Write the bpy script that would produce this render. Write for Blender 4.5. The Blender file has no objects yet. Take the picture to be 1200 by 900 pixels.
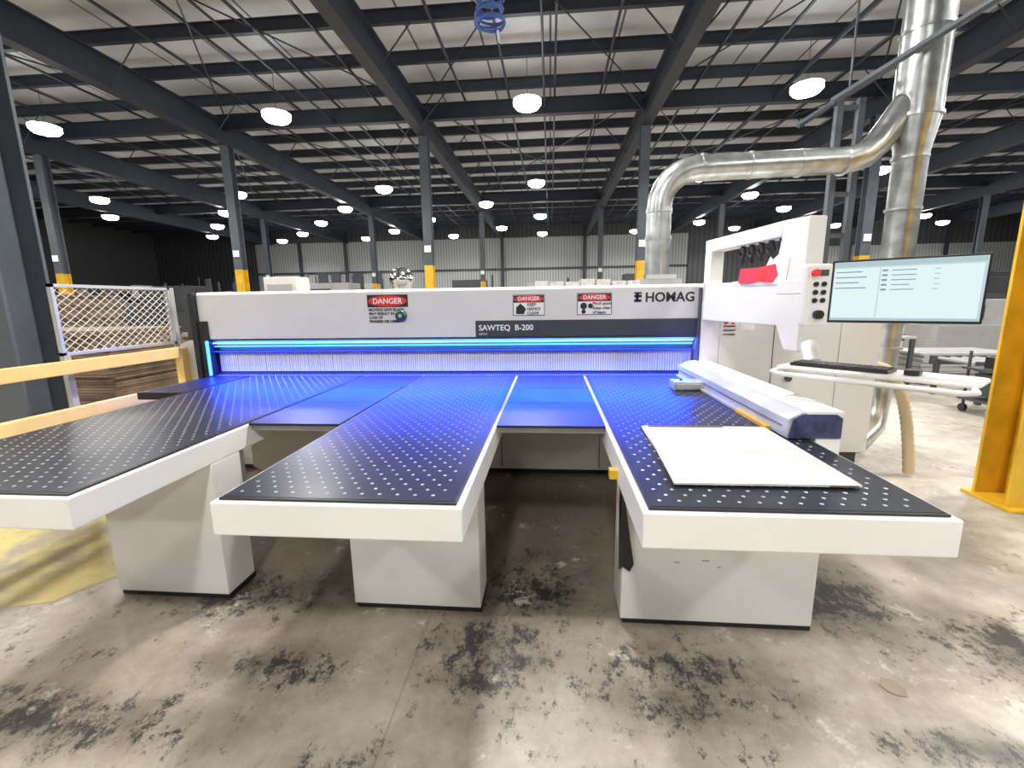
import bpy, bmesh, math, random
from mathutils import Matrix, Vector
random.seed(7)
scene=bpy.context.scene
COL=bpy.context.collection
# ------------------------------------------------------------ materials
def newmat(name):
    m=bpy.data.materials.new(name); m.use_nodes=True
    nt=m.node_tree; b=nt.nodes['Principled BSDF']
    return m,nt,b
def mat(name,col,rough=.5,metal=0,noise=.06,scale=6,bump=0,emit=None,es=0,coat=0,spec=.5):
    m,nt,b=newmat(name)
    b.inputs['Roughness'].default_value=rough; b.inputs['Metallic'].default_value=metal
    b.inputs['Specular IOR Level'].default_value=spec
    tc=nt.nodes.new('ShaderNodeTexCoord'); n=nt.nodes.new('ShaderNodeTexNoise')
    n.inputs['Scale'].default_value=scale; n.inputs['Detail'].default_value=5
    nt.links.new(tc.outputs['Object'],n.inputs['Vector'])
    r=nt.nodes.new('ShaderNodeValToRGB')
    r.color_ramp.elements[0].position=.3; r.color_ramp.elements[1].position=.7
    r.color_ramp.elements[0].color=tuple(max(0,c*(1-noise)) for c in col)+(1,)
    r.color_ramp.elements[1].color=tuple(min(1,c*(1+noise)) for c in col)+(1,)
    nt.links.new(n.outputs['Fac'],r.inputs['Fac']); nt.links.new(r.outputs['Color'],b.inputs['Base Color'])
    if bump:
        bp=nt.nodes.new('ShaderNodeBump'); bp.inputs['Strength'].default_value=bump
        nt.links.new(n.outputs['Fac'],bp.inputs['Height']); nt.links.new(bp.outputs['Normal'],b.inputs['Normal'])
    if emit:
        b.inputs['Emission Color'].default_value=tuple(emit)+(1,); b.inputs['Emission Strength'].default_value=es
    if coat: b.inputs['Coat Weight'].default_value=coat
    return m
WHITE=mat('powder_coat_white',(.70,.695,.67),.42,noise=.03,scale=3)
OFFW=mat('powder_coat_cream',(.62,.605,.56),.5,noise=.05,scale=3)
GREYP=mat('grey_sheet_metal',(.36,.36,.36),.5,noise=.08)
BLACK=mat('black_plastic',(.012,.012,.014),.4)
DKGR=mat('dark_grey',(.045,.05,.055),.5)
STEEL=mat('structural_steel_dark',(.022,.028,.042),.55,noise=.15,scale=2)
COLST=mat('column_grey_paint',(.075,.088,.105),.5,noise=.15,scale=3)
YEL=mat('safety_yellow',(.66,.39,.02),.45,noise=.18,scale=5)
YELP=mat('pale_yellow_rail',(.80,.56,.20),.45,noise=.08,scale=5)
GALV=mat('galvanised_steel',(.50,.52,.52),.30,metal=.9,noise=.28,scale=9,bump=.05)
ALU=mat('aluminium',(.62,.63,.66),.38,metal=.7,noise=.08)
FENCE=mat('fence_profile_grey',(.42,.43,.48),.5,metal=.1,noise=.10)
NAVY=mat('fence_end_navy',(.03,.035,.10),.6,noise=.5,scale=25)
BALL=mat('nozzle_ring_steel',(.36,.38,.42),.35,metal=.2,noise=.02)
RED=mat('red_cloth',(.66,.04,.07),.7,noise=.15)
REDS=mat('sign_red',(.70,.03,.03),.5)
SIGNW=mat('sign_white',(.85,.85,.85),.5,noise=.01)
INK=mat('sign_ink',(.02,.02,.02),.6)
WOOD=mat('lumber',(.16,.105,.065),.7,noise=.4,scale=4)
WOOD2=mat('particle_board',(.24,.20,.15),.75,noise=.3,scale=4)
BLUEP=mat('blue_hose',(.05,.12,.36),.35)
HOSE=mat('flex_hose_beige',(.50,.40,.25),.6)
CHROME=mat('mirror_dome',(.75,.78,.80),.12,metal=1,noise=.02)
LED_AND_GLOW=mat('led_blue_and_edge_glow',(.05,.2,1),.4,emit=(.03,.16,1.0),es=6)  # strip emitter, also the painted blue glow on the end housing edge
LEDW=mat('led_blue_core',(.3,.6,1),.4,emit=(.08,.42,1.0),es=9)
LAMP=mat('lamp_lens',(1,1,1),.4,emit=(1,.98,.94),es=40)
LAMPH=mat('lamp_housing',(.10,.11,.12),.5)
SCR=mat('screen_bg',(.1,.1,.1),.2,emit=(.50,.66,.70),es=.9,noise=.01)
SCR2=mat('screen_white',(.1,.1,.1),.2,emit=(.70,.86,.88),es=.95,noise=.01)
SCR3=mat('screen_lines',(.1,.1,.1),.2,emit=(.12,.28,.36),es=.9,noise=.01)
SCR4=mat('screen_header',(.1,.1,.1),.2,emit=(.38,.55,.60),es=.9,noise=.01)
GREEN=mat('green_knob',(.01,.06,.05),.3)
def tabletop():
    m,nt,b=newmat('table_laminate')
    tc=nt.nodes.new('ShaderNodeTexCoord'); n=nt.nodes.new('ShaderNodeTexNoise'); n.inputs['Scale'].default_value=3; n.inputs['Detail'].default_value=8
    nt.links.new(tc.outputs['Object'],n.inputs['Vector'])
    r=nt.nodes.new('ShaderNodeValToRGB'); r.color_ramp.elements[0].color=(.009,.011,.018,1); r.color_ramp.elements[1].color=(.019,.023,.034,1)
    nt.links.new(n.outputs['Fac'],r.inputs['Fac']); nt.links.new(r.outputs['Color'],b.inputs['Base Color'])
    r2=nt.nodes.new('ShaderNodeMapRange'); r2.inputs['To Min'].default_value=.26; r2.inputs['To Max'].default_value=.44
    nt.links.new(n.outputs['Fac'],r2.inputs['Value']); nt.links.new(r2.outputs['Result'],b.inputs['Roughness'])
    b.inputs['Specular IOR Level'].default_value=.28
    return m
TOP=tabletop()
def curtain():
    m,nt,b=newmat('strip_curtain')
    tc=nt.nodes.new('ShaderNodeTexCoord'); w=nt.nodes.new('ShaderNodeTexWave'); w.inputs['Scale'].default_value=14; w.inputs['Distortion'].default_value=.6
    nt.links.new(tc.outputs['Object'],w.inputs['Vector'])
    r=nt.nodes.new('ShaderNodeValToRGB'); r.color_ramp.elements[0].color=(.50,.50,.48,1); r.color_ramp.elements[1].color=(.90,.88,.82,1)
    nt.links.new(w.outputs['Fac'],r.inputs['Fac']); nt.links.new(r.outputs['Color'],b.inputs['Base Color']); b.inputs['Roughness'].default_value=.45
    return m
CURT=curtain()
def floor_mat():
    m,nt,b=newmat('stained_concrete'); N=nt.nodes; L=nt.links
    tc=N.new('ShaderNodeTexCoord')
    def noise(sc,det=6,rg=.6,dist=0):
        n=N.new('ShaderNodeTexNoise'); n.inputs['Scale'].default_value=sc; n.inputs['Detail'].default_value=det
        n.inputs['Roughness'].default_value=rg; n.inputs['Distortion'].default_value=dist
        L.new(tc.outputs['Object'],n.inputs['Vector']); return n.outputs['Fac']
    def ramp(src,els):
        r=N.new('ShaderNodeValToRGB'); e=r.color_ramp.elements
        e[0].position,e[0].color=els[0]; e[1].position,e[1].color=els[1]
        for p,c in els[2:]:
            q=e.new(p); q.color=c
        L.new(src,r.inputs['Fac']); return r.outputs['Color']
    def mix(f,a,bb):
        x=N.new('ShaderNodeMix'); x.data_type='RGBA'
        L.new(f,x.inputs[0])
        if isinstance(a,tuple): x.inputs[6].default_value=a
        else: L.new(a,x.inputs[6])
        if isinstance(bb,tuple): x.inputs[7].default_value=bb
        else: L.new(bb,x.inputs[7])
        return x.outputs[2]
    def mt(op,a,bv,clamp=True):
        x=N.new('ShaderNodeMath'); x.operation=op; x.use_clamp=clamp
        L.new(a,x.inputs[0])
        if isinstance(bv,(float,int)): x.inputs[1].default_value=bv
        else: L.new(bv,x.inputs[1])
        return x.outputs[0]
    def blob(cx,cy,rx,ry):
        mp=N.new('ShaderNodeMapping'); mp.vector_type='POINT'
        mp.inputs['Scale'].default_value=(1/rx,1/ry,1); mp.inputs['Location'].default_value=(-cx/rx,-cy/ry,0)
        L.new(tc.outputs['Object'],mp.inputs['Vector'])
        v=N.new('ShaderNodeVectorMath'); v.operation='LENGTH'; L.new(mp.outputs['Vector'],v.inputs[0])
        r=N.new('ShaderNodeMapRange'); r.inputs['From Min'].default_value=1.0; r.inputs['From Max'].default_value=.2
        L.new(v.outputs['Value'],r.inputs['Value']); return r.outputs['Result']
    BW=((0,0,0,1),(1,1,1,1))
    c=ramp(noise(.8,9,.68),[(.34,(.26,.22,.17,1)),(.66,(.53,.485,.41,1))])
    mott=ramp(noise(5,9,.75),[(.42,BW[0]),(.62,BW[1])])
    c=mix(mt('MULTIPLY',mott,.45),c,(.62,.58,.51,1))
    brown=ramp(noise(.6,7,.66,.5),[(.49,BW[0]),(.66,BW[1])])
    c=mix(mt('MULTIPLY',brown,.6),c,(.16,.125,.08,1))
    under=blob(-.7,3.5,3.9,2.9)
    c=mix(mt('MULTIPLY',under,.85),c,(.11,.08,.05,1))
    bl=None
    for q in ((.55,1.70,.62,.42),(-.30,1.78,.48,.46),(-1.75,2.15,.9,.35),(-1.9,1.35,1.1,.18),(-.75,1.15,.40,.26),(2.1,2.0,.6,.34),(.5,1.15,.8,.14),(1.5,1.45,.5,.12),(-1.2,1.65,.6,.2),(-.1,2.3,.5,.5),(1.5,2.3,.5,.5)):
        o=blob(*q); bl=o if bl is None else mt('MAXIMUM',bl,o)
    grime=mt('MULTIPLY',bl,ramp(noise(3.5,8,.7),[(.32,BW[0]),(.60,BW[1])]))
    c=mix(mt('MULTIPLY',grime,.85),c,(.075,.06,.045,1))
    mp=N.new('ShaderNodeMapping'); mp.inputs['Scale'].default_value=(1.35,1.0,1); L.new(tc.outputs['Object'],mp.inputs['Vector'])
    n2=N.new('ShaderNodeTexNoise'); n2.inputs['Scale'].default_value=7; n2.inputs['Detail'].default_value=13; n2.inputs['Roughness'].default_value=.86; n2.inputs['Distortion'].default_value=.1
    L.new(mp.outputs['Vector'],n2.inputs['Vector'])
    fld=ramp(noise(.95,5,.6,.5),[(.46,BW[0]),(.62,BW[1])])
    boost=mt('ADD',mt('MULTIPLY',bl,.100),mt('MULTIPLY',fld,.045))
    s2=ramp(mt('ADD',n2.outputs['Fac'],boost),[(.585,BW[0]),(.640,BW[1])])
    c=mix(mt('MULTIPLY',s2,.93),c,(.020,.020,.022,1))
    w2=ramp(noise(3.1,10,.78,.2),[(.58,BW[0]),(.64,BW[1])])
    c=mix(mt('MULTIPLY',w2,.55),c,(.66,.63,.56,1))
    br=N.new('ShaderNodeTexBrick'); br.inputs['Scale'].default_value=1; br.offset=0
    br.inputs['Brick Width'].default_value=4.6; br.inputs['Row Height'].default_value=4.6; br.inputs['Mortar Size'].default_value=.004
    mp=N.new('ShaderNodeMapping'); mp.inputs['Location'].default_value=(.62,.0,0)
    L.new(tc.outputs['Object'],mp.inputs['Vector']); L.new(mp.outputs['Vector'],br.inputs['Vector'])
    c=mix(mt('MULTIPLY',br.outputs['Fac'],.35),c,(.07,.06,.05,1))
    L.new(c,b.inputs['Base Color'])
    rr=N.new('ShaderNodeMapRange'); rr.inputs['To Min'].default_value=.20; rr.inputs['To Max'].default_value=.58
    L.new(noise(2.2,6),rr.inputs['Value']); L.new(rr.outputs['Result'],b.inputs['Roughness'])
    bp=N.new('ShaderNodeBump'); bp.inputs['Strength'].default_value=.08; L.new(noise(12,8),bp.inputs['Height']); L.new(bp.outputs['Normal'],b.inputs['Normal'])
    return m
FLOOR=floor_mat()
def ybrush():
    m,nt,b=newmat('worn_yellow_floor_paint'); N=nt.nodes; L=nt.links
    tc=N.new('ShaderNodeTexCoord'); n=N.new('ShaderNodeTexNoise'); n.inputs['Scale'].default_value=3; n.inputs['Detail'].default_value=10; n.inputs['Roughness'].default_value=.7
    L.new(tc.outputs['Object'],n.inputs['Vector'])
    r=N.new('ShaderNodeValToRGB'); e=r.color_ramp.elements; e[0].position=.42; e[0].color=(.30,.25,.17,1); e[1].position=.58; e[1].color=(.52,.42,.14,1)
    L.new(n.outputs['Fac'],r.inputs['Fac']); L.new(r.outputs['Color'],b.inputs['Base Color']); b.inputs['Roughness'].default_value=.5
    return m
YPAINT=ybrush()
def wallmat(name,c1,c2,scale=5):
    m,nt,b=newmat(name); N=nt.nodes; L=nt.links
    tc=N.new('ShaderNodeTexCoord'); w=N.new('ShaderNodeTexWave'); w.inputs['Scale'].default_value=scale/6.28; w.bands_direction='X'
    L.new(tc.outputs['Object'],w.inputs['Vector'])
    r=N.new('ShaderNodeValToRGB'); r.color_ramp.elements[0].color=c1+(1,); r.color_ramp.elements[1].color=c2+(1,); r.color_ramp.elements[0].position=.1;r.color_ramp.elements[1].position=.4
    L.new(w.outputs['Fac'],r.inputs['Fac']); L.new(r.outputs['Color'],b.inputs['Base Color']); b.inputs['Roughness'].default_value=.6
    bp=N.new('ShaderNodeBump'); bp.inputs['Strength'].default_value=.4; L.new(w.outputs['Fac'],bp.inputs['Height']); L.new(bp.outputs['Normal'],b.inputs['Normal'])
    return m
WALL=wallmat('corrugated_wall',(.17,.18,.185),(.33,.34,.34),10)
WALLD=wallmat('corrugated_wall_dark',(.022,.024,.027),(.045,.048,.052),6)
def roofmat():
    m,nt,b=newmat('roof_insulation'); N=nt.nodes; L=nt.links
    tc=N.new('ShaderNodeTexCoord'); n=N.new('ShaderNodeTexNoise'); n.inputs['Scale'].default_value=.8; n.inputs['Detail'].default_value=6
    L.new(tc.outputs['Object'],n.inputs['Vector'])
    r=N.new('ShaderNodeValToRGB'); e=r.color_ramp.elements; e[0].position=.3; e[0].color=(.44,.46,.48,1); e[1].position=.7; e[1].color=(.66,.67,.68,1)
    L.new(n.outputs['Fac'],r.inputs['Fac'])
    br=N.new('ShaderNodeTexBrick'); br.inputs['Scale'].default_value=1; br.offset=0; br.inputs['Brick Width'].default_value=1.5; br.inputs['Row Height'].default_value=40; br.inputs['Mortar Size'].default_value=.025
    L.new(tc.outputs['Object'],br.inputs['Vector'])
    x=N.new('ShaderNodeMix'); x.data_type='RGBA'; L.new(br.outputs['Fac'],x.inputs[0]); L.new(r.outputs['Color'],x.inputs[6]); x.inputs[7].default_value=(.10,.10,.11,1)
    L.new(x.outputs[2],b.inputs['Base Color']); b.inputs['Roughness'].default_value=.7
    return m
ROOF=roofmat()
BOARD=mat('board_white_laminate',(.60,.585,.55),.5,noise=.16,scale=9)
BUND=mat('wrapped_bundle',(.50,.50,.48),.5,noise=.2,scale=9)
# ------------------------------------------------------------ builder
class B:
    def __init__(s,name,M=None):
        s.name=name; s.bm=bmesh.new(); s.mats=[]; s.M=M or Matrix.Identity(4)
    def mi(s,m):
        if m not in s.mats: s.mats.append(m)
        return s.mats.index(m)
    def faces(s,vs,fs,m,smooth=False):
        k=s.mi(m); bv=[s.bm.verts.new(s.M@Vector(v)) for v in vs]
        for f in fs:
            try:
                q=s.bm.faces.new([bv[i] for i in f]); q.material_index=k; q.smooth=smooth
            except ValueError: pass
    def box(s,x0,x1,y0,y1,z0,z1,m):
        v=[(x0,y0,z0),(x1,y0,z0),(x1,y1,z0),(x0,y1,z0),(x0,y0,z1),(x1,y0,z1),(x1,y1,z1),(x0,y1,z1)]
        s.faces(v,[(0,3,2,1),(4,5,6,7),(0,1,5,4),(1,2,6,5),(2,3,7,6),(3,0,4,7)],m)
    def prism(s,poly,axis,a,b_,m):
        def p(u,v,t):
            return {0:(t,u,v),1:(u,t,v),2:(u,v,t)}[axis]
        n=len(poly); v=[p(u,w,a) for u,w in poly]+[p(u,w,b_) for u,w in poly]
        fs=[tuple(range(n)),tuple(range(2*n-1,n-1,-1))]+[(i,(i+1)%n,(i+1)%n+n,i+n) for i in range(n)]
        s.faces(v,fs,m)
    def tube(s,pts,r,m,n=10,caps=True,closed=False):
        pts=[Vector(p) for p in pts]; rs=r if isinstance(r,(list,tuple)) else [r]*len(pts)
        t0=(pts[1]-pts[0]).normalized(); a=Vector((0,0,1)) if abs(t0.z)<.9 else Vector((1,0,0))
        nx=t0.cross(a).normalized(); vs=[];pt=t0
        for i,p in enumerate(pts):
            if i==0: t=t0
            elif i==len(pts)-1: t=(pts[i]-pts[i-1]).normalized()
            else: t=((pts[i]-pts[i-1]).normalized()+(pts[i+1]-pts[i]).normalized()).normalized()
            q=pt.rotation_difference(t); nx=(q@nx); nx=(nx-t*nx.dot(t)).normalized(); pt=t; ny=t.cross(nx)
            for k in range(n):
                an=2*math.pi*k/n; vs.append(p+(nx*math.cos(an)+ny*math.sin(an))*rs[i])
        fs=[]
        for i in range(len(pts)-1):
            for k in range(n): fs.append((i*n+k,i*n+(k+1)%n,(i+1)*n+(k+1)%n,(i+1)*n+k))
        s.faces(vs,fs,m,smooth=n>4)
        if caps:
            s.faces(vs[:n],[tuple(reversed(range(n)))],m); s.faces(vs[-n:],[tuple(range(n))],m)
    def disc(s,c,r,m,axis=2,n=24,sx=1,sy=1):
        vs=[]
        for k in range(n):
            a=2*math.pi*k/n; u=math.cos(a)*r*sx; w=math.sin(a)*r*sy
            vs.append({0:(c[0],c[1]+u,c[2]+w),1:(c[0]+u,c[1],c[2]+w),2:(c[0]+u,c[1]+w,c[2])}[axis])
        s.faces(vs,[tuple(range(n))],m)
    def obj(s,parent=None,bevel=0,recalc=True):
        me=bpy.data.meshes.new(s.name)
        if recalc: bmesh.ops.recalc_face_normals(s.bm,faces=s.bm.faces)
        s.bm.to_mesh(me); s.bm.free()
        for m in s.mats: me.materials.append(m)
        o=bpy.data.objects.new(s.name,me); COL.objects.link(o)
        if parent: o.parent=parent
        if bevel:
            md=o.modifiers.new('b','BEVEL'); md.width=bevel; md.segments=2; md.limit_method='ANGLE'; md.angle_limit=math.radians(40)
        return o
def empty(name,loc=(0,0,0)):
    e=bpy.data.objects.new(name,None); COL.objects.link(e); e.empty_display_size=.2; return e
def text(body,loc,size,m,parent,rot=(math.pi/2,0,0),name='lettering',align='LEFT',bold=0,ext=.001,M=None):
    c=bpy.data.curves.new(name,'FONT'); c.body=body; c.size=size; c.extrude=ext; c.offset=bold; c.align_x=align; c.resolution_u=3
    t=bpy.data.objects.new('tmp',c); COL.objects.link(t)
    bpy.context.view_layer.update()
    me=bpy.data.meshes.new_from_object(t.evaluated_get(bpy.context.evaluated_depsgraph_get()))
    bpy.data.objects.remove(t); me.materials.clear(); me.materials.append(m)
    o=bpy.data.objects.new(name,me); COL.objects.link(o)
    o.matrix_world=(M or Matrix.Identity(4))@Matrix.Translation(loc)@Matrix.Rotation(rot[2],4,'Z')@Matrix.Rotation(rot[0],4,'X'); o.parent=parent
    return o
# ------------------------------------------------------------ room
XW0,XW1,YW0,YW1,ZR=-30,32,-12,33,7.3
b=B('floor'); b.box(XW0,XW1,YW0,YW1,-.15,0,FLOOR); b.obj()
b=B('ceiling'); b.box(XW0,XW1,YW0,YW1,ZR,ZR+.1,ROOF); b.obj()
b=B('wall_back'); b.box(XW0,XW1,YW1,YW1+.2,0,ZR,WALL); b.obj()
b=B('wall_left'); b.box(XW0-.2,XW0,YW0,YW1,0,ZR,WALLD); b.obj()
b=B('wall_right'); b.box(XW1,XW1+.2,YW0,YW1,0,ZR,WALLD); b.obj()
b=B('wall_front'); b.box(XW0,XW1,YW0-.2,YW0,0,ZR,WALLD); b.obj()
b=B('trim_1'); b.box(XW0,-22,YW1-.08,YW1,0,ZR,WALLD); b.box(9.5,16,YW1-.08,YW1,0,ZR,WALLD); b.box(16,XW1,YW1-.08,YW1,5.0,ZR,WALLD); b.box(-22,9.5,YW1-.08,YW1,6.1,ZR,WALLD)
for x in [-18.5,-15,-9,-3.4,2.4,20,26]: b.box(x-.1,x+.1,YW1-.2,YW1-.08,0,6.1,STEEL)
b.box(-22,9.5,YW1-.15,YW1-.08,3.9,4.0,STEEL)
for x in (-16.9,-15.9,-14.2,-12.7): b.box(x-.35,x+.35,YW1-.12,YW1-.06,2.6,3.9,DKGR)
b.obj()
b=B('floor_marking_paint')
vs=[(-5.2,1.2,.002),(-2.75,2.0,.002),(-2.45,2.55,.002),(-2.7,3.1,.002),(-4,3.3,.002),(-6,3.3,.002)]
b.faces(vs,[tuple(range(6))],YPAINT); b.obj()
# ------------------------------------------------------------ steel structure
GX=[-20.6,-14.8,-9.05,-3.4,2.45,8.1,13.8,19.6,25.4]
def ibeam_y(b,x,y0,y1,z0,h,w,m,t=.02):
    b.box(x-w/2,x+w/2,y0,y1,z0,z0+t,m); b.box(x-w/2,x+w/2,y0,y1,z0+h-t,z0+h,m); b.box(x-t/2,x+t/2,y0,y1,z0+t,z0+h-t,m)
def ibeam_x(b,y,x0,x1,z0,h,w,m,t=.015):
    b.box(x0,x1,y-w/2,y+w/2,z0,z0+t,m); b.box(x0,x1,y-w/2,y+w/2,z0+h-t,z0+h,m); b.box(x0,x1,y-t/2,y+t/2,z0+t,z0+h-t,m)
b=B('roof_steel_frame')
for x in GX: ibeam_y(b,x,YW0,YW1-.1,6.0,.62,.26,STEEL)
y=-10.9
while y<YW1-.3:
    ibeam_x(b,y,XW0+.1,XW1-.1,6.85,.25,.11,STEEL); y+=1.45
for y in (3.0,12.8,23.1): ibeam_x(b,y,XW0+.1,XW1-.1,6.4,.40,.18,STEEL)
for i in range(len(GX)-1):
    x0,x1=GX[i],GX[i+1]
    for y0 in (3.0,12.8,23.1):
        y1=y0+9.9 if y0<20 else YW1-.3
        b.tube([(x0,y0,6.76),(x1,y1,6.76)],.018,STEEL,4); b.tube([(x1,y0,6.76),(x0,y1,6.76)],.018,STEEL,4)
    for k in (.2,.4,.6,.8):
        xm=x0+(x1-x0)*k; b.box(xm-.025,xm+.025,YW0+.1,YW1-.3,6.81,6.85,STEEL)
for x in GX[1:7]:
    for y in [3.6+1.45*k*2 for k in range(10)]:
        for s in (-1,1): b.tube([(x+s*.02,y,6.05),(x+s*.75,y,6.86)],.018,STEEL,4)
for x in (-.5,5.2,-6.2): b.tube([(x+.35,-8,6.5),(x+.35,32,6.5)],.025,STEEL,6)
b.obj()
def column(x,y,w=.2,yel=2.65,name='steel_column'):
    b=B(name); h=w/2; t=.018
    def seg(z0,z1,m):
        b.box(x-h,x+h,y-h,y-h+t,z0,z1,m); b.box(x-h,x+h,y+h-t,y+h,z0,z1,m); b.box(x-t/2,x+t/2,y-h+t,y+h-t,z0,z1,m)
    seg(0,yel,YEL); seg(yel,6.0,COLST)
    b.box(x-h-.08,x+h+.08,y-h-.08,y+h+.08,0,.025,STEEL)
    b.box(x-.09,x+.09,y-h-.03,y-h-.01,3.0,3.18,SIGNW)
    return b.obj()
for x in GX[1:8]:
    for y in (12.8,23.1): column(x,y,.24)
b=B('steel_column')
b.box(-5.14,-4.72,3.55,3.58,0,6,COLST); b.box(-5.14,-4.72,3.92,3.95,0,6,COLST); b.box(-4.95,-4.91,3.58,3.92,0,6,COLST); b.box(-5.2,-4.64,3.45,4.05,0,.03,STEEL); b.obj(bevel=.004)
b=B('steel_column')
for z0,z1,m in ((0,3.4,YEL),(3.4,6,COLST)):
    b.box(3.44,3.88,3.45,3.475,z0,z1,m); b.box(3.44,3.88,3.72,3.745,z0,z1,m); b.box(3.65,3.68,3.475,3.72,z0,z1,m)
b.box(3.40,3.94,3.38,3.80,0,.025,YEL); b.box(3.50,3.57,3.44,3.45,.85,.98,DKGR); b.box(3.50,3.515,3.435,3.45,0.5,2.4,DKGR); b.obj(bevel=.004)
# ------------------------------------------------------------ high-bay lamps
LX=[-17.8,-12.0,-6.2,-.5,5.25,11.2,17.0,23]
LY=[-8.5,-2.3,4.2,10.6,17.3,23.7,29.6]
def lamp(x,y,z=5.85,power=700,up=20,lit=True):
    e=empty('high_bay_lamp')
    b=B('housing')
    b.tube([(x,y,z+.03),(x,y,z+.05),(x,y,z+.08),(x,y,z+.14)],[.305,.28,.10,.06],LAMPH,20)
    b.tube([(x,y,z+.14),(x,y,6.86)],.006,STEEL,5)
    b.obj(e)
    b=B('lens'); b.tube([(x,y,z+.03),(x,y,z-.05),(x,y,z-.12),(x,y,z-.16)],[.30,.30,.24,.10],LAMP,20); b.obj(e)
    if not lit: return
    l=bpy.data.lights.new('lamp_light','SPOT'); l.energy=power; l.spot_size=math.radians(165); l.spot_blend=.5; l.shadow_soft_size=.22; l.color=(1,.975,.93)
    o=bpy.data.objects.new('lamp_light',l); COL.objects.link(o); o.location=(x,y,z-.39); o.parent=e
    if y>-5 and up:
        l=bpy.data.lights.new('roof_fill_light','POINT'); l.energy=up; l.shadow_soft_size=.5; l.color=(.93,.96,1)  # unseen point light added at the fixture to brighten the roof
        o=bpy.data.objects.new('roof_fill_light',l); COL.objects.link(o); o.location=(x,y,z+.12); o.parent=e
for x in LX:
    for y in LY:
        p=500
        if y<-5: p=380
        elif y<0: p=560
        elif y<6: p=1000 if x in(-.5,5.25,-6.2) else 620
        elif y>16: p=420
        lamp(x,y,power=p,up=38 if y<15 else 26)
for x in [-20.7,-14.9,-9.2,-3.4+.6,8.3,14.1,20,26]:
    for y in (20.5,27.0): lamp(x,y,lit=False)
# ------------------------------------------------------------ panel saw
saw=empty('panel_saw')
TZ=.92
def table(name,x0,x1,y0=1.43,y1=4.14,rimr=.03):
    b=B(name)
    b.box(x0-.03,x1+rimr,y0-.035,y1,TZ-.135,TZ-.008,WHITE)
    b.obj(saw,bevel=.006)
    b=B(name+'_top'); b.box(x0-.008,x1+.008,y0-.012,y1,TZ-.012,TZ,BLACK); b.box(x0,x1,y0,y1,TZ,TZ+.0015,TOP); b.obj(saw)
    b=B(name+'_air_nozzles')
    px=.066; py=.047; row=0; n=7
    y=y0+.045
    while y<y1-.03:
        x=x0+.04+(px/2 if row%2 else 0)
        while x<x1-.03:
            R=.0072
            vs=[(x+R*math.cos(k*2*math.pi/n),y+R*math.sin(k*2*math.pi/n),TZ+.0018) for k in range(n)]+[(x+R*.6*math.cos(k*2*math.pi/n),y+R*.6*math.sin(k*2*math.pi/n),TZ+.003) for k in range(n)]
            b.faces(vs,[(k,(k+1)%n,(k+1)%n+n,k+n) for k in range(n)],BALL)
            b.faces(vs[n:],[tuple(range(n))],GREYP)
            x+=px
        y+=py; row+=1
    b.obj(saw,recalc=False)
table('table_a',-2.92,-1.80); table('table_b',-1.185,-.33); table('table_c',.335,1.25)
b=B('rear_plates')
for x0,x1 in ((-1.77,-1.215),(-.30,.305)):
    ys=[2.40,2.98,3.52,4.14]
    for i in range(3): b.box(x0+.002,x1-.002,ys[i]+.003,ys[i+1]-.003,TZ-.012,TZ+.001,TOP)
    b.box(x0,x1,2.44,4.13,TZ-.05,TZ-.012,GREYP)
b.box(-3.36,-2.96,3.3,4.14,TZ-.06,TZ-.001,TOP)
b.obj(saw)
def ped(name,x0,x1,y0,y1):
    b=B(name); b.box(x0,x1,y0,y1,.03,TZ-.135,WHITE); b.box(x0+.01,x1+.004,y0+.008,y1+.004,0,.032,BLACK)
    b.box(x0+.05,x1-.05,y1,y1+.1,.5,TZ-.14,GREYP); b.obj(saw,bevel=.004)
ped('pedestal_a',-2.43,-1.77,2.08,2.30); ped('pedestal_b',-1.04,-.36,2.06,2.28); ped('pedestal_c',.35,1.26,2.03,2.26)
b=B('black_strap')
b.prism([(2.00,.81),(2.055,.81),(2.07,.60),(2.05,.45),(2.03,.30),(1.985,.34),(2.0,.46),(1.985,.62)],0,.335,.345,BLACK)
b.prism([(.33,.66),(.355,.66),(.385,.46),(.405,.34),(.385,.30),(.345,.33),(.335,.5)],1,2.012,2.024,BLACK); b.box(.27,.31,1.95,2.0,.80,.84,YEL)
for i in range(9):
    xx=random.uniform(.5,1.2); zz=random.uniform(.3,.7); b.box(xx,xx+random.uniform(.01,.05),2.0285,2.030,zz,zz+.003,DKGR)
b.obj(saw)
b=B('machine_base')
b.box(-3.40,1.30,3.97,4.80,.06,TZ-.065,OFFW); b.box(-3.35,1.25,4.02,4.75,0,.06,BLACK)
for x in (-2.6,-1.5,-.45,.45): b.box(x-.003,x+.003,3.965,3.972,.08,.85,DKGR)
b.prism([(-2.25,.78),(-2.25,.40),(-2.05,.32),(-1.5,.32),(-1.36,.40),(-1.30,.78)],1,3.05,3.96,OFFW); b.box(-1.30,-1.0,3.3,3.96,.45,.70,BLACK); b.box(-.25,.28,3.3,3.965,.62,.80,GREYP)
b.obj(saw,bevel=.004)
b=B('hood')
b.prism([(4.13,1.44),(4.13,1.715),(4.16,1.735),(4.80,1.735),(4.80,.95),(4.52,.95),(4.52,1.14),(4.30,1.14),(4.16,1.285)],0,-3.42,1.31,WHITE)
b.obj(saw,bevel=.006)
b=B('hood_face')
b.box(-3.42,1.31,4.13,4.165,1.285,1.44,WHITE)
b.box(-.69,1.30,4.122,4.13,1.285,1.435,DKGR)
b.box(-3.35,1.30,4.135,4.17,1.265,1.287,DKGR)
b.box(-3.33,1.29,4.15,4.24,1.15,1.165,DKGR)
b.box(-3.33,1.29,4.24,4.26,1.16,1.285,GREYP)
b.obj(saw,bevel=.002)
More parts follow.
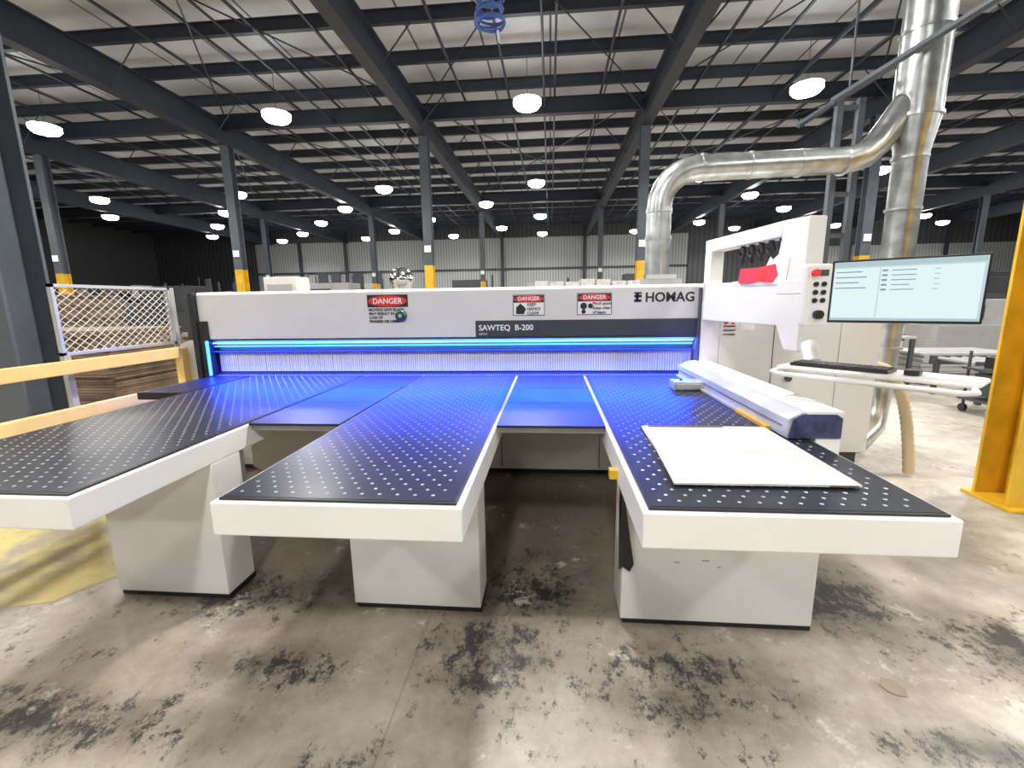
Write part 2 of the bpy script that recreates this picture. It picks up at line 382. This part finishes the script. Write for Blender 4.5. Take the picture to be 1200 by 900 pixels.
b=B('led_strip'); b.box(-3.32,1.28,4.145,4.158,1.238,1.248,LEDW); b.box(-3.32,1.28,4.16,4.20,1.205,1.214,LED_AND_GLOW); b.obj(saw)
b=B('strip_curtain')
x=-3.31
while x<1.27:
    d=random.uniform(0,.006); b.box(x,x+.019,4.20+d,4.204+d,.955,1.15,CURT); x+=.021
b.obj(saw)
b=B('cut_line'); b.box(-3.33,1.28,4.14,4.30,TZ-.04,TZ+.002,ALU); b.box(-3.33,1.28,4.19,4.21,TZ+.002,TZ+.02,DKGR); b.box(-3.33,1.28,4.22,4.3,.925,1.15,DKGR); b.obj(saw)
b=B('end_housing')
b.box(-3.44,-3.33,4.10,4.82,.60,1.46,BLACK); b.box(-3.47,-3.42,4.08,4.86,.3,1.73,BLACK)
b.prism([(-3.76,.35),(-3.48,.35),(-3.48,1.32),(-3.76,1.23)],1,4.25,5.2,WHITE); b.box(-3.74,-3.5,4.3,5.1,0,.35,DKGR)
b.box(-3.53,-3.475,4.10,4.14,1.28,1.70,DKGR)
b.box(-3.34,-3.325,4.07,4.1,.93,1.27,LED_AND_GLOW)  # blue-lit edge of the end piece, its light put in as emissive colour
b.obj(saw,bevel=.004)
b=B('head_housing')
b.box(1.315,1.62,4.05,4.85,.95,1.735,WHITE); b.box(1.298,1.312,4.06,4.12,.93,1.70,DKGR)
b.box(1.62,2.83,4.10,5.4,.22,1.42,WHITE); b.box(1.66,2.79,4.16,5.35,0,.22,DKGR)
b.box(1.315,1.62,4.12,4.85,.2,.95,OFFW)
b.box(1.95,1.954,4.093,4.10,.25,1.40,DKGR); b.box(2.5,2.504,4.093,4.10,.25,1.40,GREYP)
b.box(1.47,1.473,4.046,4.05,.96,1.72,GREYP)
b.box(1.50,1.60,4.04,4.05,1.68,1.72,DKGR)
b.tube([(2.1,4.10,.9),(2.1,4.08,.9)],.03,DKGR,12)
b.obj(saw,bevel=.008)
A=Vector((1.38,4.05)); Bp=Vector((1.575,2.90)); ang=math.atan2(Bp.y-A.y,Bp.x-A.x); Ln=(Bp-A).length
MF=Matrix.Translation((A.x,A.y,0))@Matrix.Rotation(ang,4,'Z')
b=B('console_frame',MF)
b.prism([(Ln-.24,1.97),(Ln-.26,1.88),(Ln-.52,1.74),(-.04,1.70),(-.04,1.42),(Ln-.22,1.42),(Ln-.13,1.27),(Ln,1.27),(Ln,2.075),(Ln-.24,2.085)],1,-.055,.055,WHITE)
b.box(-.04,Ln-.24,-.055,.055,1.985,2.085,WHITE)
b.box(-.04,.07,-.055,.055,1.70,1.99,WHITE)
b.obj(saw,bevel=.008)
b=B('cable_bundle',MF)
for k in range(5):
    s0=.42+.11*k; b.tube([(s0,.0,1.985),(s0+.03,.0,1.93),(s0+.02,.0,1.87),(s0-.03,0,1.93)],.020,BLACK,8)
b.obj(saw)
b=B('red_holder',MF); b.prism([(.50,1.715),(.64,1.705),(.74,1.715),(.88,1.70),(.93,1.75),(.90,1.82),(.74,1.81),(.52,1.815)],1,-.068,-.060,RED)
b.disc((.79,-.0695,1.76),.035,REDS,axis=1)
b.prism([(.62,1.69),(1.0,1.69),(1.03,1.85),(.92,1.80),(.84,1.87),(.78,1.78)],1,-.060,-.056,SIGNW); b.obj(saw)
b=B('guide_fence')
b.prism([(1.15,.925),(1.40,.925),(1.40,1.03),(1.37,1.055),(1.21,1.055),(1.165,1.03),(1.15,1.02)],1,2.20,4.08,FENCE)
b.box(1.235,1.40,2.195,4.08,1.035,1.062,WHITE)
b.box(1.12,1.15,2.36,2.75,.922,.943,YEL); b.box(1.125,1.151,2.76,4.08,.922,.94,GREYP); b.box(1.145,1.151,2.25,4.08,.975,.98,DKGR)
b.prism([(1.155,.93),(1.395,.93),(1.395,1.028),(1.367,1.048),(1.212,1.048),(1.17,1.025)],1,2.190,2.20,NAVY)
b.box(1.285,1.40,2.20,4.08,.80,.925,WHITE)
b.obj(saw,bevel=.003)
b=B('clamp_block'); b.box(.93,1.15,3.40,3.54,.925,.99,ALU); b.box(.95,1.13,3.39,3.40,.935,.975,GREYP); b.tube([(1.0,3.47,.99),(1.0,3.47,1.0)],.012,DKGR); b.obj(saw,bevel=.004)
YF=4.128
text('HOMAG',(.84,YF,1.585),.115,INK,saw,bold=.003)
b=B('logo_mark')
for z in (1.595,1.635): b.box(.745,.81,YF-.001,YF+.001,z-.012,z+.012,INK)
b.box(.76,.785,YF-.001,YF+.001,1.59,1.665,INK); b.box(.745,.81,YF-.001,YF+.001,1.655,1.67,INK); b.obj(saw)
text('SAWTEQ  B-200',(-.66,4.120,1.345),.072,SIGNW,saw,bold=.0015); text('edition',(-.66,4.120,1.305),.028,SIGNW,saw)
def sign(x0,x1,z0,z1,lines):
    b=B('warning_sign'); w=x1-x0; h=z1-z0
    b.box(x0,x1,YF-.001,YF+.002,z0,z1,INK); b.box(x0+.006,x1-.006,YF-.002,YF,z0+.006,z1-.006,SIGNW)
    hz=z1-h*.38
    b.box(x0+.008,x1-.008,YF-.003,YF-.002,hz,z1-.008,INK)
    b.disc(((x0+x1)/2,YF-.004,(hz+z1-.008)/2),1,REDS,axis=1,sx=w*.46,sy=h*.165)
    n=len(lines)
    b.obj(saw)
    text('DANGER',((x0+x1)/2,YF-.006,hz+h*.10),h*.26,SIGNW,saw,align='CENTER',bold=.001)
    for i,t in enumerate(lines):
        text(t,(x0+w*.45,YF-.004,hz-(i+1)*h*.60/n+h*.04),h*.60/n*.95,INK,saw,bold=.0008)
b=B('sign_header'); b.box(-1.71,-1.32,YF-.002,YF+.002,1.57,1.685,INK); b.disc((-1.515,YF-.003,1.627),1,REDS,axis=1,sx=.185,sy=.05); b.obj(saw)
text('DANGER',(-1.515,YF-.005,1.603),.07,SIGNW,saw,align='CENTER',bold=.001)
for i,t in enumerate(['MOVING SAW BLADE','MAY RESULT IN','LOSS OF','FINGERS OR LIMBS']): text(t,(-1.70,YF-.002,1.535-i*.036),.035,INK,saw,bold=.001)
sign(-.34,-.05,1.475,1.665,['KEEP','HANDS','CLEAR'])
b=B('hand_pictogram'); b.prism([(-.31,1.49),(-.31,1.55),(-.27,1.585),(-.24,1.56),(-.22,1.535),(-.24,1.49)],1,YF-.004,YF-.002,INK); b.obj(saw)
sign(.24,.55,1.475,1.67,['Pinch point','Keep clear','of beam'])
b=B('pictogram'); b.disc((.30,YF-.005,1.555),.03,INK,axis=1); b.disc((.36,YF-.005,1.555),.022,INK,axis=1); b.disc((.30,YF-.005,1.505),.02,INK,axis=1); b.obj(saw)
b=B('knob'); b.tube([(-1.39,4.13,1.49),(-1.39,4.10,1.49),(-1.39,4.09,1.49)],[.055,.052,.035],GREEN,24); b.disc((-1.39,4.089,1.49),.018,ALU,axis=1); b.obj(saw)
b=B('cabinet_labels'); b.box(1.66,1.78,4.094,4.098,1.33,1.38,SIGNW)
for k in range(3): b.box(1.50,1.60,4.044,4.048,1.36-.035*k,1.37-.035*k,INK)
b.disc((1.52,4.043,1.40),.018,REDS,axis=1); b.disc((1.58,4.043,1.40),.018,REDS,axis=1)
b.obj(saw)
for k in range(4):
    l=bpy.data.lights.new('led_light','AREA'); l.shape='RECTANGLE'; l.size=1.13; l.size_y=.03; l.energy=62; l.color=(.004,.040,1); l.spread=math.radians(130)
    o=bpy.data.objects.new('led_light',l); COL.objects.link(o); o.location=(-2.75+k*1.15,4.125,1.22); o.rotation_euler=(math.radians(-24),0,0); o.parent=saw
# ------------------------------------------------------------ console
con=empty('operator_console')
MM=Matrix.Translation((1.62,2.25,0))@Matrix.Rotation(math.radians(-34),4,'Z')
b=B('monitor',MM); b.box(-.275,.275,0,.035,1.475,1.775,BLACK); b.box(-.12,.12,.035,.07,1.53,1.70,DKGR); b.obj(con,bevel=.004)
b=B('monitor_screen',MM); y=-.001
b.box(-.265,.265,y-.001,y,1.487,1.765,SCR)
b.box(-.262,-.09,y-.002,y-.001,1.50,1.735,SCR2); b.box(-.085,.255,y-.002,y-.001,1.50,1.735,SCR2)
b.box(-.262,.262,y-.002,y-.001,1.742,1.762,SCR4)
for k in range(4): b.box(-.255,-.19+random.random()*.06,y-.003,y-.002,1.715-.025*k,1.72-.025*k,SCR3)
for k in range(5):
    b.box(-.08,-.06,y-.003,y-.002,1.715-.022*k,1.724-.022*k,SCR3); b.box(-.045,.02+random.random()*.04,y-.003,y-.002,1.717-.022*k,1.721-.022*k,SCR3); b.box(.10,.12,y-.003,y-.002,1.717-.022*k,1.721-.022*k,SCR4)
b.box(-.262,.262,y-.003,y-.002,1.488,1.497,SCR4)
b.obj(con)
b=B('button_panel'); b.box(1.275,1.40,2.40,2.46,1.455,1.765,WHITE); b.obj(con,bevel=.015)
b=B('buttons')
b.tube([(1.31,2.40,1.72),(1.31,2.378,1.72)],[.017,.018],REDS,16)
b.box(1.335,1.375,2.396,2.40,1.705,1.735,DKGR)
for i in range(3):
    for j in range(2): b.tube([(1.32+.038*j,2.40,1.665-.040*i),(1.32+.038*j,2.392,1.665-.040*i)],.012,BLACK,14)
b.tube([(1.34,2.40,1.515),(1.34,2.375,1.515)],.022,BLACK,18)
b.obj(con)
b=B('mount_arm'); b.box(1.36,1.42,2.46,2.88,1.62,1.70,WHITE); b.tube([(1.42,2.50,1.62),(1.62,2.34,1.62)],.03,GREYP,12)
b.tube([(1.56,2.84,1.32),(1.54,2.74,1.22)],.045,WHITE,14); b.obj(con,bevel=.005)
MT=Matrix.Translation((1.53,2.31,0))@Matrix.Rotation(math.radians(-49),4,'Z')
b=B('keyboard_tray',MT)
def rrect(x0,x1,y0,y1,r):
    o=[]
    for cx,cy,a in ((x1-r,y0+r,-90),(x1-r,y1-r,0),(x0+r,y1-r,90),(x0+r,y0+r,180)):
        for k in range(6):
            t=math.radians(a+18*k); o.append((cx+r*math.cos(t),cy+r*math.sin(t)))
    return o
b.prism(rrect(-.41,.41,0,.30,.05),2,1.208,1.224,WHITE)
b.tube([(-.39,.02,1.205),(-.41,-.02,1.195),(-.37,-.05,1.19),(.37,-.05,1.19),(.41,-.02,1.195),(.39,.02,1.205)],.013,WHITE,10)
b.tube([(-.38,.02,1.19),(-.36,.28,1.19)],.02,WHITE,10)
b.obj(con,bevel=.004)
b=B('keyboard',MT); b.box(-.36,.08,.08,.23,1.225,1.240,BLACK)
for i in range(5):
    for j in range(16): b.box(-.35+j*.0265,-.35+j*.0265+.021,.09+i*.027,.09+i*.027+.021,1.240,1.246,DKGR)
b.prism(rrect(.13,.19,.10,.20,.028),2,1.225,1.25,BLACK)
b.obj(con)
# ------------------------------------------------------------ sheets on the table
b=B('board_sheet')
b.prism([(.47,1.62),(1.10,1.61),(1.115,2.38),(.49,2.38)],2,.9250,.930,BOARD)
b.prism([(.455,1.595),(1.110,1.60),(1.115,2.36),(.50,2.37)],2,.930,.938,BOARD)
b.box(.52,.90,2.34,2.352,.938,.943,WOOD); b.box(1.00,1.10,1.598,1.602,.930,.936,WOOD)
b.obj()
# ------------------------------------------------------------ dust extraction
duct=empty('dust_extraction_duct')
b=B('branch_pipe')
yb=4.75; r=.118
p=[(1.07,yb,1.74),(1.07,yb,2.50)]+[(1.07+.34-.34*math.cos(math.radians(a)),yb,2.50+.34*math.sin(math.radians(a))) for a in range(15,91,15)]
p+=[(2.0,yb,2.85),(2.78,yb,2.86)]
p+=[(2.92,yb,2.90),(3.02,yb,2.99),(3.12,yb,3.14),(3.22,yb,3.30),(3.29,yb,3.40)]
b.tube(p,r,GALV,28)
for z in (1.84,2.2,2.46): b.tube([(1.07,yb,z-.02),(1.07,yb,z+.02)],r+.008,GALV,28)
for x in (1.45,1.9,2.35,2.74): b.tube([(x-.012,yb,2.85),(x+.012,yb,2.85)],r+.008,GALV,28)
b.box(.87,1.27,yb-.2,yb+.2,1.74,1.80,GREYP); b.box(.93,1.21,4.53,4.57,1.80,1.84,ALU)
b.obj(duct)
b=B('main_riser'); xm,ym=3.33,4.75
b.tube([(xm,ym,7.2),(xm,ym,3.2),(xm,ym,2.9),(xm-.02,ym-.02,1.3),(xm-.06,ym-.05,.5),(xm-.12,ym-.12,.32),(xm-.30,ym-.2,.18),(xm-.60,ym-.25,.15)],[.19,.185,.135,.125,.12,.12,.12,.12],GALV,32)
for z in (3.2,3.9,4.6,5.3,6.0): b.tube([(xm,ym,z-.015),(xm,ym,z+.015)],.198,GALV,32)
for z in (.75,1.1,1.35,1.9,2.4,2.85): b.tube([(xm-.02,ym-.02,z-.012),(xm-.02,ym-.02,z+.012)],.143,GALV,32)
b.obj(duct)
b=B('flex_hose')
pts=[];rs=[]
def bez(p0,p1,p2,p3,t):
    return p0*(1-t)**3+p1*3*t*(1-t)**2+p2*3*t*t*(1-t)+p3*t**3
P0,P1,P2,P3=Vector((2.86,4.3,.95)),Vector((3.1,4.2,1.1)),Vector((3.18,4.15,.6)),Vector((3.22,4.1,.03))
for i in range(61):
    pts.append(bez(P0,P1,P2,P3,i/60)); rs.append(.048 if i%2 else .042)
b.tube(pts,rs,HOSE,12); b.obj(duct)
b=B('strut_support_frame')
for x,y in ((2.82,5.05),(3.02,5.05)): b.box(x-.03,x+.03,y-.03,y+.03,0,3.5,COLST)
for z in (2.2,2.6,3.0,3.4): b.box(2.82,3.02,5.03,5.07,z,z+.04,COLST)
b.tube([(2.45,4.5,3.28),(3.75,4.5,4.05),(4.4,4.5,4.45)],.03,COLST,4); b.tube([(2.45,5.05,3.28),(4.4,5.05,4.45)],.03,COLST,4)
for k in range(6): b.tube([(2.6+.28*k,4.5,3.37+.168*k),(2.6+.28*k,5.05,3.37+.168*k)],.02,COLST,4)
b.tube([(2.9,5.05,3.5),(2.9,5.05,6.8)],.012,COLST,5)
b.obj(duct)
# ------------------------------------------------------------ guard rail + mesh panel
b=B('guard_rail'); X=-3.66
for z in (1.16,.80): b.box(X-.03,X+.03,.6,4.18,z-.05,z+.05,YELP)
for y in (1.0,4.14): b.box(X-.04,X+.04,y-.045,y+.045,0,1.20,YELP)
b.box(X-.1,X+.1,4.03,4.23,0,.015,YELP)
b.obj(bevel=.006)
b=B('mesh_guard_panel'); X=-3.80; y0,y1,z0,z1=3.16,4.24,1.235,1.79
for (a,c,d,e) in ((y0,y1,z0,z0+.025),(y0,y1,z1-.025,z1),(y0,y0+.025,z0,z1),(y1-.025,y1,z0,z1)): b.box(X-.018,X+.018,a,c,d,e,ALU)
b.box(X-.02,X+.02,4.24,4.29,0,1.79,GREYP); b.box(X-.02,X+.02,3.16,3.21,0,1.24,GREYP)
sl=.75; sp=.058
for s in (1,-1):
    c=-3
    while c<3:
        seg=[]
        for k in range(121):
            yy=y0+.02+(y1-y0-.04)*k/120; zz=z0+s*sl*(yy-y0)+c
            if z0+.02<=zz<=z1-.02: seg.append((X+.003*s,yy,zz))
        if len(seg)>2: b.tube([seg[0],seg[-1]],.0035,OFFW,4,caps=False)
        c+=sp
b.obj()
# ------------------------------------------------------------ coiled air hose
b=B('coiled_air_hose'); pts=[]
for i in range(420):
    a=i*.42; pts.append((-.46+.10*math.cos(a)*(1+.15*math.sin(i*.05)),3.82+.09*math.sin(a),3.66+i*.0016+ .03*math.sin(a*.3)))
b.tube(pts,.010,BLUEP,6)
b.tube([(-.46,3.82,4.3),(-.46,3.82,6.82)],.008,BLACK,5); b.tube([(-.40,3.82,3.64),(-.39,3.82,3.56)],.010,ALU,8)
b.obj()
# ------------------------------------------------------------ background objects
def lumber(name,x0,x1,y0,y1,h,m=WOOD,t=.035):
    b=B(name)
    for x in (x0+.05,(x0+x1)/2,x1-.15): b.box(x,x+.09,y0,y1,0,.10,WOOD)
    z=.10
    while z<h:
        dx=random.uniform(-.03,.03); dy=random.uniform(-.03,.03)
        b.box(x0+dx,x1+dx,y0+dy,y1+dy,z,z+t*.85,m); z+=t
    b.obj()
lumber('lumber_stack',-7.8,-5.6,5.2,6.4,1.30); lumber('lumber_stack',-9.9,-8.1,6.8,8.0,1.75,WOOD,.05)
lumber('lumber_stack',-6.6,-4.5,7.4,8.6,1.15,WOOD2); lumber('lumber_stack',-12.5,-10.2,8.5,10,1.9,WOOD,.05); lumber('lumber_stack',-8,-6,10,11,1.6,WOOD2,.05)
lumber('sheet_stack',6.7,8.4,8.6,9.6,.55,GREYP,.04); lumber('sheet_stack',10.4,12.4,9.2,10.2,.9,GREYP); lumber('sheet_stack',14.3,15.7,13.5,14.7,1.2,BUND,.05)
lumber('sheet_stack',5.0,6.9,13.9,15.1,.8,DKGR)
def conveyor(x0,x1,y,zt=.75):
    b=B('roller_conveyor')
    for yy in (y,y+.8): b.box(x0,x1,yy-.03,yy+.03,zt-.12,zt+.02,DKGR)
    x=x0+.1
    while x<x1: b.tube([(x,y+.03,zt-.02),(x,y+.77,zt-.02)],.03,GREYP,8); x+=.18
    for x in (x0+.1,(x0+x1)/2,x1-.1):
        for yy in (y,y+.8): b.box(x-.03,x+.03,yy-.03,yy+.03,0,zt-.12,DKGR)
    b.obj()
conveyor(6.2,11.5,7.0,.62); conveyor(5.4,7.8,10.6); conveyor(9.5,13.4,15.5,.9)
def bench(x,y,w=1.8,d=.8,h=.9):
    b=B('work_bench')
    for xx in (x+.04,x+w-.04):
        for yy in (y+.04,y+d-.04): b.box(xx-.03,xx+.03,yy-.03,yy+.03,0,h-.04,DKGR)
    b.box(x,x+w,y,y+d,h-.04,h,GREYP); b.box(x+.05,x+w-.05,y+.05,y+d-.05,.25,.28,DKGR)
    b.box(x+.05,x+w-.05,y+d-.04,y+d,h,h+.75,DKGR)
    xx=x+.1
    while xx<x+w-.35:
        ww=random.uniform(.12,.35); hh=random.uniform(.1,.45)
        b.box(xx,xx+ww,y+.15,y+.15+random.uniform(.2,.45),h,h+hh,random.choice([BLACK,DKGR,WOOD2,GREYP,BUND,YEL])); xx+=ww+random.uniform(.03,.15)
    xx=x+.15
    while xx<x+w-.4:
        ww=random.uniform(.2,.4); b.box(xx,xx+ww,y+.15,y+.6,.28,.28+random.uniform(.15,.4),random.choice([BLACK,DKGR,WOOD2])); xx+=ww+.06
    b.obj()
for x,y in ((8.6,8.3),(6.0,12.2),(10.8,12.8),(12.9,9.6),(-9.6,5.0),(-13.5,11.2),(4.6,8.4)): bench(x,y)
b=B('utility_cart')
for x in (5.75,6.55):
    for y in (6.1,6.6): b.tube([(x,y,.10),(x,y,.85)],.018,DKGR,8); b.tube([(x-.02,y,.06),(x+.02,y,.06)],.055,BLACK,14)
b.box(5.7,6.6,6.05,6.65,.18,.21,DKGR); b.box(5.7,6.6,6.05,6.65,.60,.63,DKGR); b.box(5.85,6.4,6.1,6.5,.63,.78,BLACK); b.box(5.8,6.5,6.12,6.55,.25,.55,DKGR)
b.tube([(6.55,6.1,.85),(6.75,6.1,.95),(6.75,6.6,.95),(6.55,6.6,.85)],.016,DKGR,8); b.obj()
def machine(name,x,y,w,d,h,m=OFFW):
    b=B(name); b.box(x,x+w,y,y+d,.1,h*.62,m); b.box(x+.1*w,x+.7*w,y+.1*d,y+.9*d,h*.62,h,m); b.box(x+.15*w,x+.45*w,y+.08*d,y+.1*d,h*.7,h*.92,DKGR)
    b.box(x+.05,x+w-.05,y+.05,y+d-.05,0,.1,BLACK); b.box(x+.8*w,x+.84*w,y+.4*d,y+.5*d,h*.62,h*1.1,DKGR); b.obj(bevel=.01)
machine('edge_bander',-8.2,14.2,2.4,1.2,2.3,GREYP); machine('boring_machine',14.4,17,3,1.5,2.4,DKGR); machine('boring_machine',-14.2,14.2,3,1.4,2.3,DKGR)
machine('edge_bander',9.0,18.5,3.5,1.5,2.2,GREYP); machine('boring_machine',-12.5,19,2.6,1.4,2.2,DKGR); machine('edge_bander',8.8,11.0,2.2,1.0,1.5,GREYP)
machine('boring_machine',-6,26,3.2,1.5,2.9,DKGR); machine('edge_bander',-1.5,24.5,3,1.5,2.6,GREYP); machine('boring_machine',4,26.5,2.6,1.5,3.1,DKGR); machine('edge_bander',-12.5,26,3,1.5,2.8,GREYP)
def shelf(x0,y0,n,w=2.4,d=.9,h=2.6):
    b=B('storage_shelving')
    for i in range(n+1):
        for yy in (y0,y0+d): b.box(x0+i*w-.03,x0+i*w+.03,yy-.03,yy+.03,0,h,DKGR)
    for z in (.4,1.2,2.0):
        b.box(x0,x0+n*w,y0,y0+d,z-.05,z,DKGR)
        for i in range(n):
            xx=x0+i*w+.1
            while xx<x0+(i+1)*w-.6:
                ww=random.uniform(.3,.7); b.box(xx,xx+ww,y0+.05,y0+d-.1,z,z+random.uniform(.15,.6),random.choice([WOOD2,WOOD,DKGR,GREYP,BLACK])); xx+=ww+.06
    b.obj()
shelf(-21,18,3); shelf(15.5,20,3); shelf(16,11,3); shelf(-22,27,4,h=3.4); shelf(9.5,27.5,4,h=3.4)
b=B('convex_mirror'); c=(-2.06,6.2,1.93)
pts=[(c[0],c[1]+.02-.16*math.cos(math.radians(a)),c[2]) for a in (0,20,40,60,80,90)]
b.tube(pts,[.001]+[.17*math.sin(math.radians(a)) for a in (20,40,60,80,90)],CHROME,28)
b.tube([(c[0],c[1]+.03,0),(c[0],c[1]+.03,1.9)],.025,DKGR,8); b.box(c[0]-.15,c[0]+.15,c[1]-.1,c[1]+.2,0,.03,DKGR)
b.obj()
b=B('stacked_panel_bundle')
for i in range(7): b.box(-.3+i*.30,-.04+i*.30,9.0,9.9,.12,2.0+random.uniform(-.03,.03),BUND)
b.box(-.4,1.9,8.95,9.95,0,.12,WOOD); b.obj()
b=B('switch_cabinet'); b.box(-3.35,-2.95,5.1,5.4,.1,1.93,OFFW); b.box(-3.30,-3.0,5.09,5.1,1.1,1.85,GREYP); b.box(-3.33,-2.97,5.12,5.38,0,.1,BLACK); b.tube([(-2.98,5.09,1.4),(-2.98,5.06,1.4)],.02,DKGR); b.obj(bevel=.006)
b=B('paper_scraps')
for x,y,s in ((1.42,1.72,.06),(-2.35,2.0,.035),(-2.2,1.96,.02),(.2,2.1,.02)):
    n=7; b.faces([(x+s*random.uniform(.6,1)*math.cos(k*.9),y+s*random.uniform(.6,1)*math.sin(k*.9),.003) for k in range(n)],[tuple(range(n))],WOOD2)
b.obj()
# ------------------------------------------------------------ world, camera
w=bpy.data.worlds.new('World'); scene.world=w; w.use_nodes=True
w.node_tree.nodes['Background'].inputs[0].default_value=(.05,.06,.07,1); w.node_tree.nodes['Background'].inputs[1].default_value=.3
cd=bpy.data.cameras.new('camera'); cam=bpy.data.objects.new('camera',cd); COL.objects.link(cam)
cd.sensor_width=36; cd.lens=523.3*36/1200; cd.clip_start=.05; cd.clip_end=200
cam.matrix_world=Matrix.Translation((0,0,1.6))@Matrix.Rotation(math.radians(4.97),4,'Z')@Matrix.Rotation(math.radians(90-10.4),4,'X')@Matrix.Rotation(math.radians(-.87),4,'Z')
scene.camera=cam
scene.view_settings.view_transform='Standard'
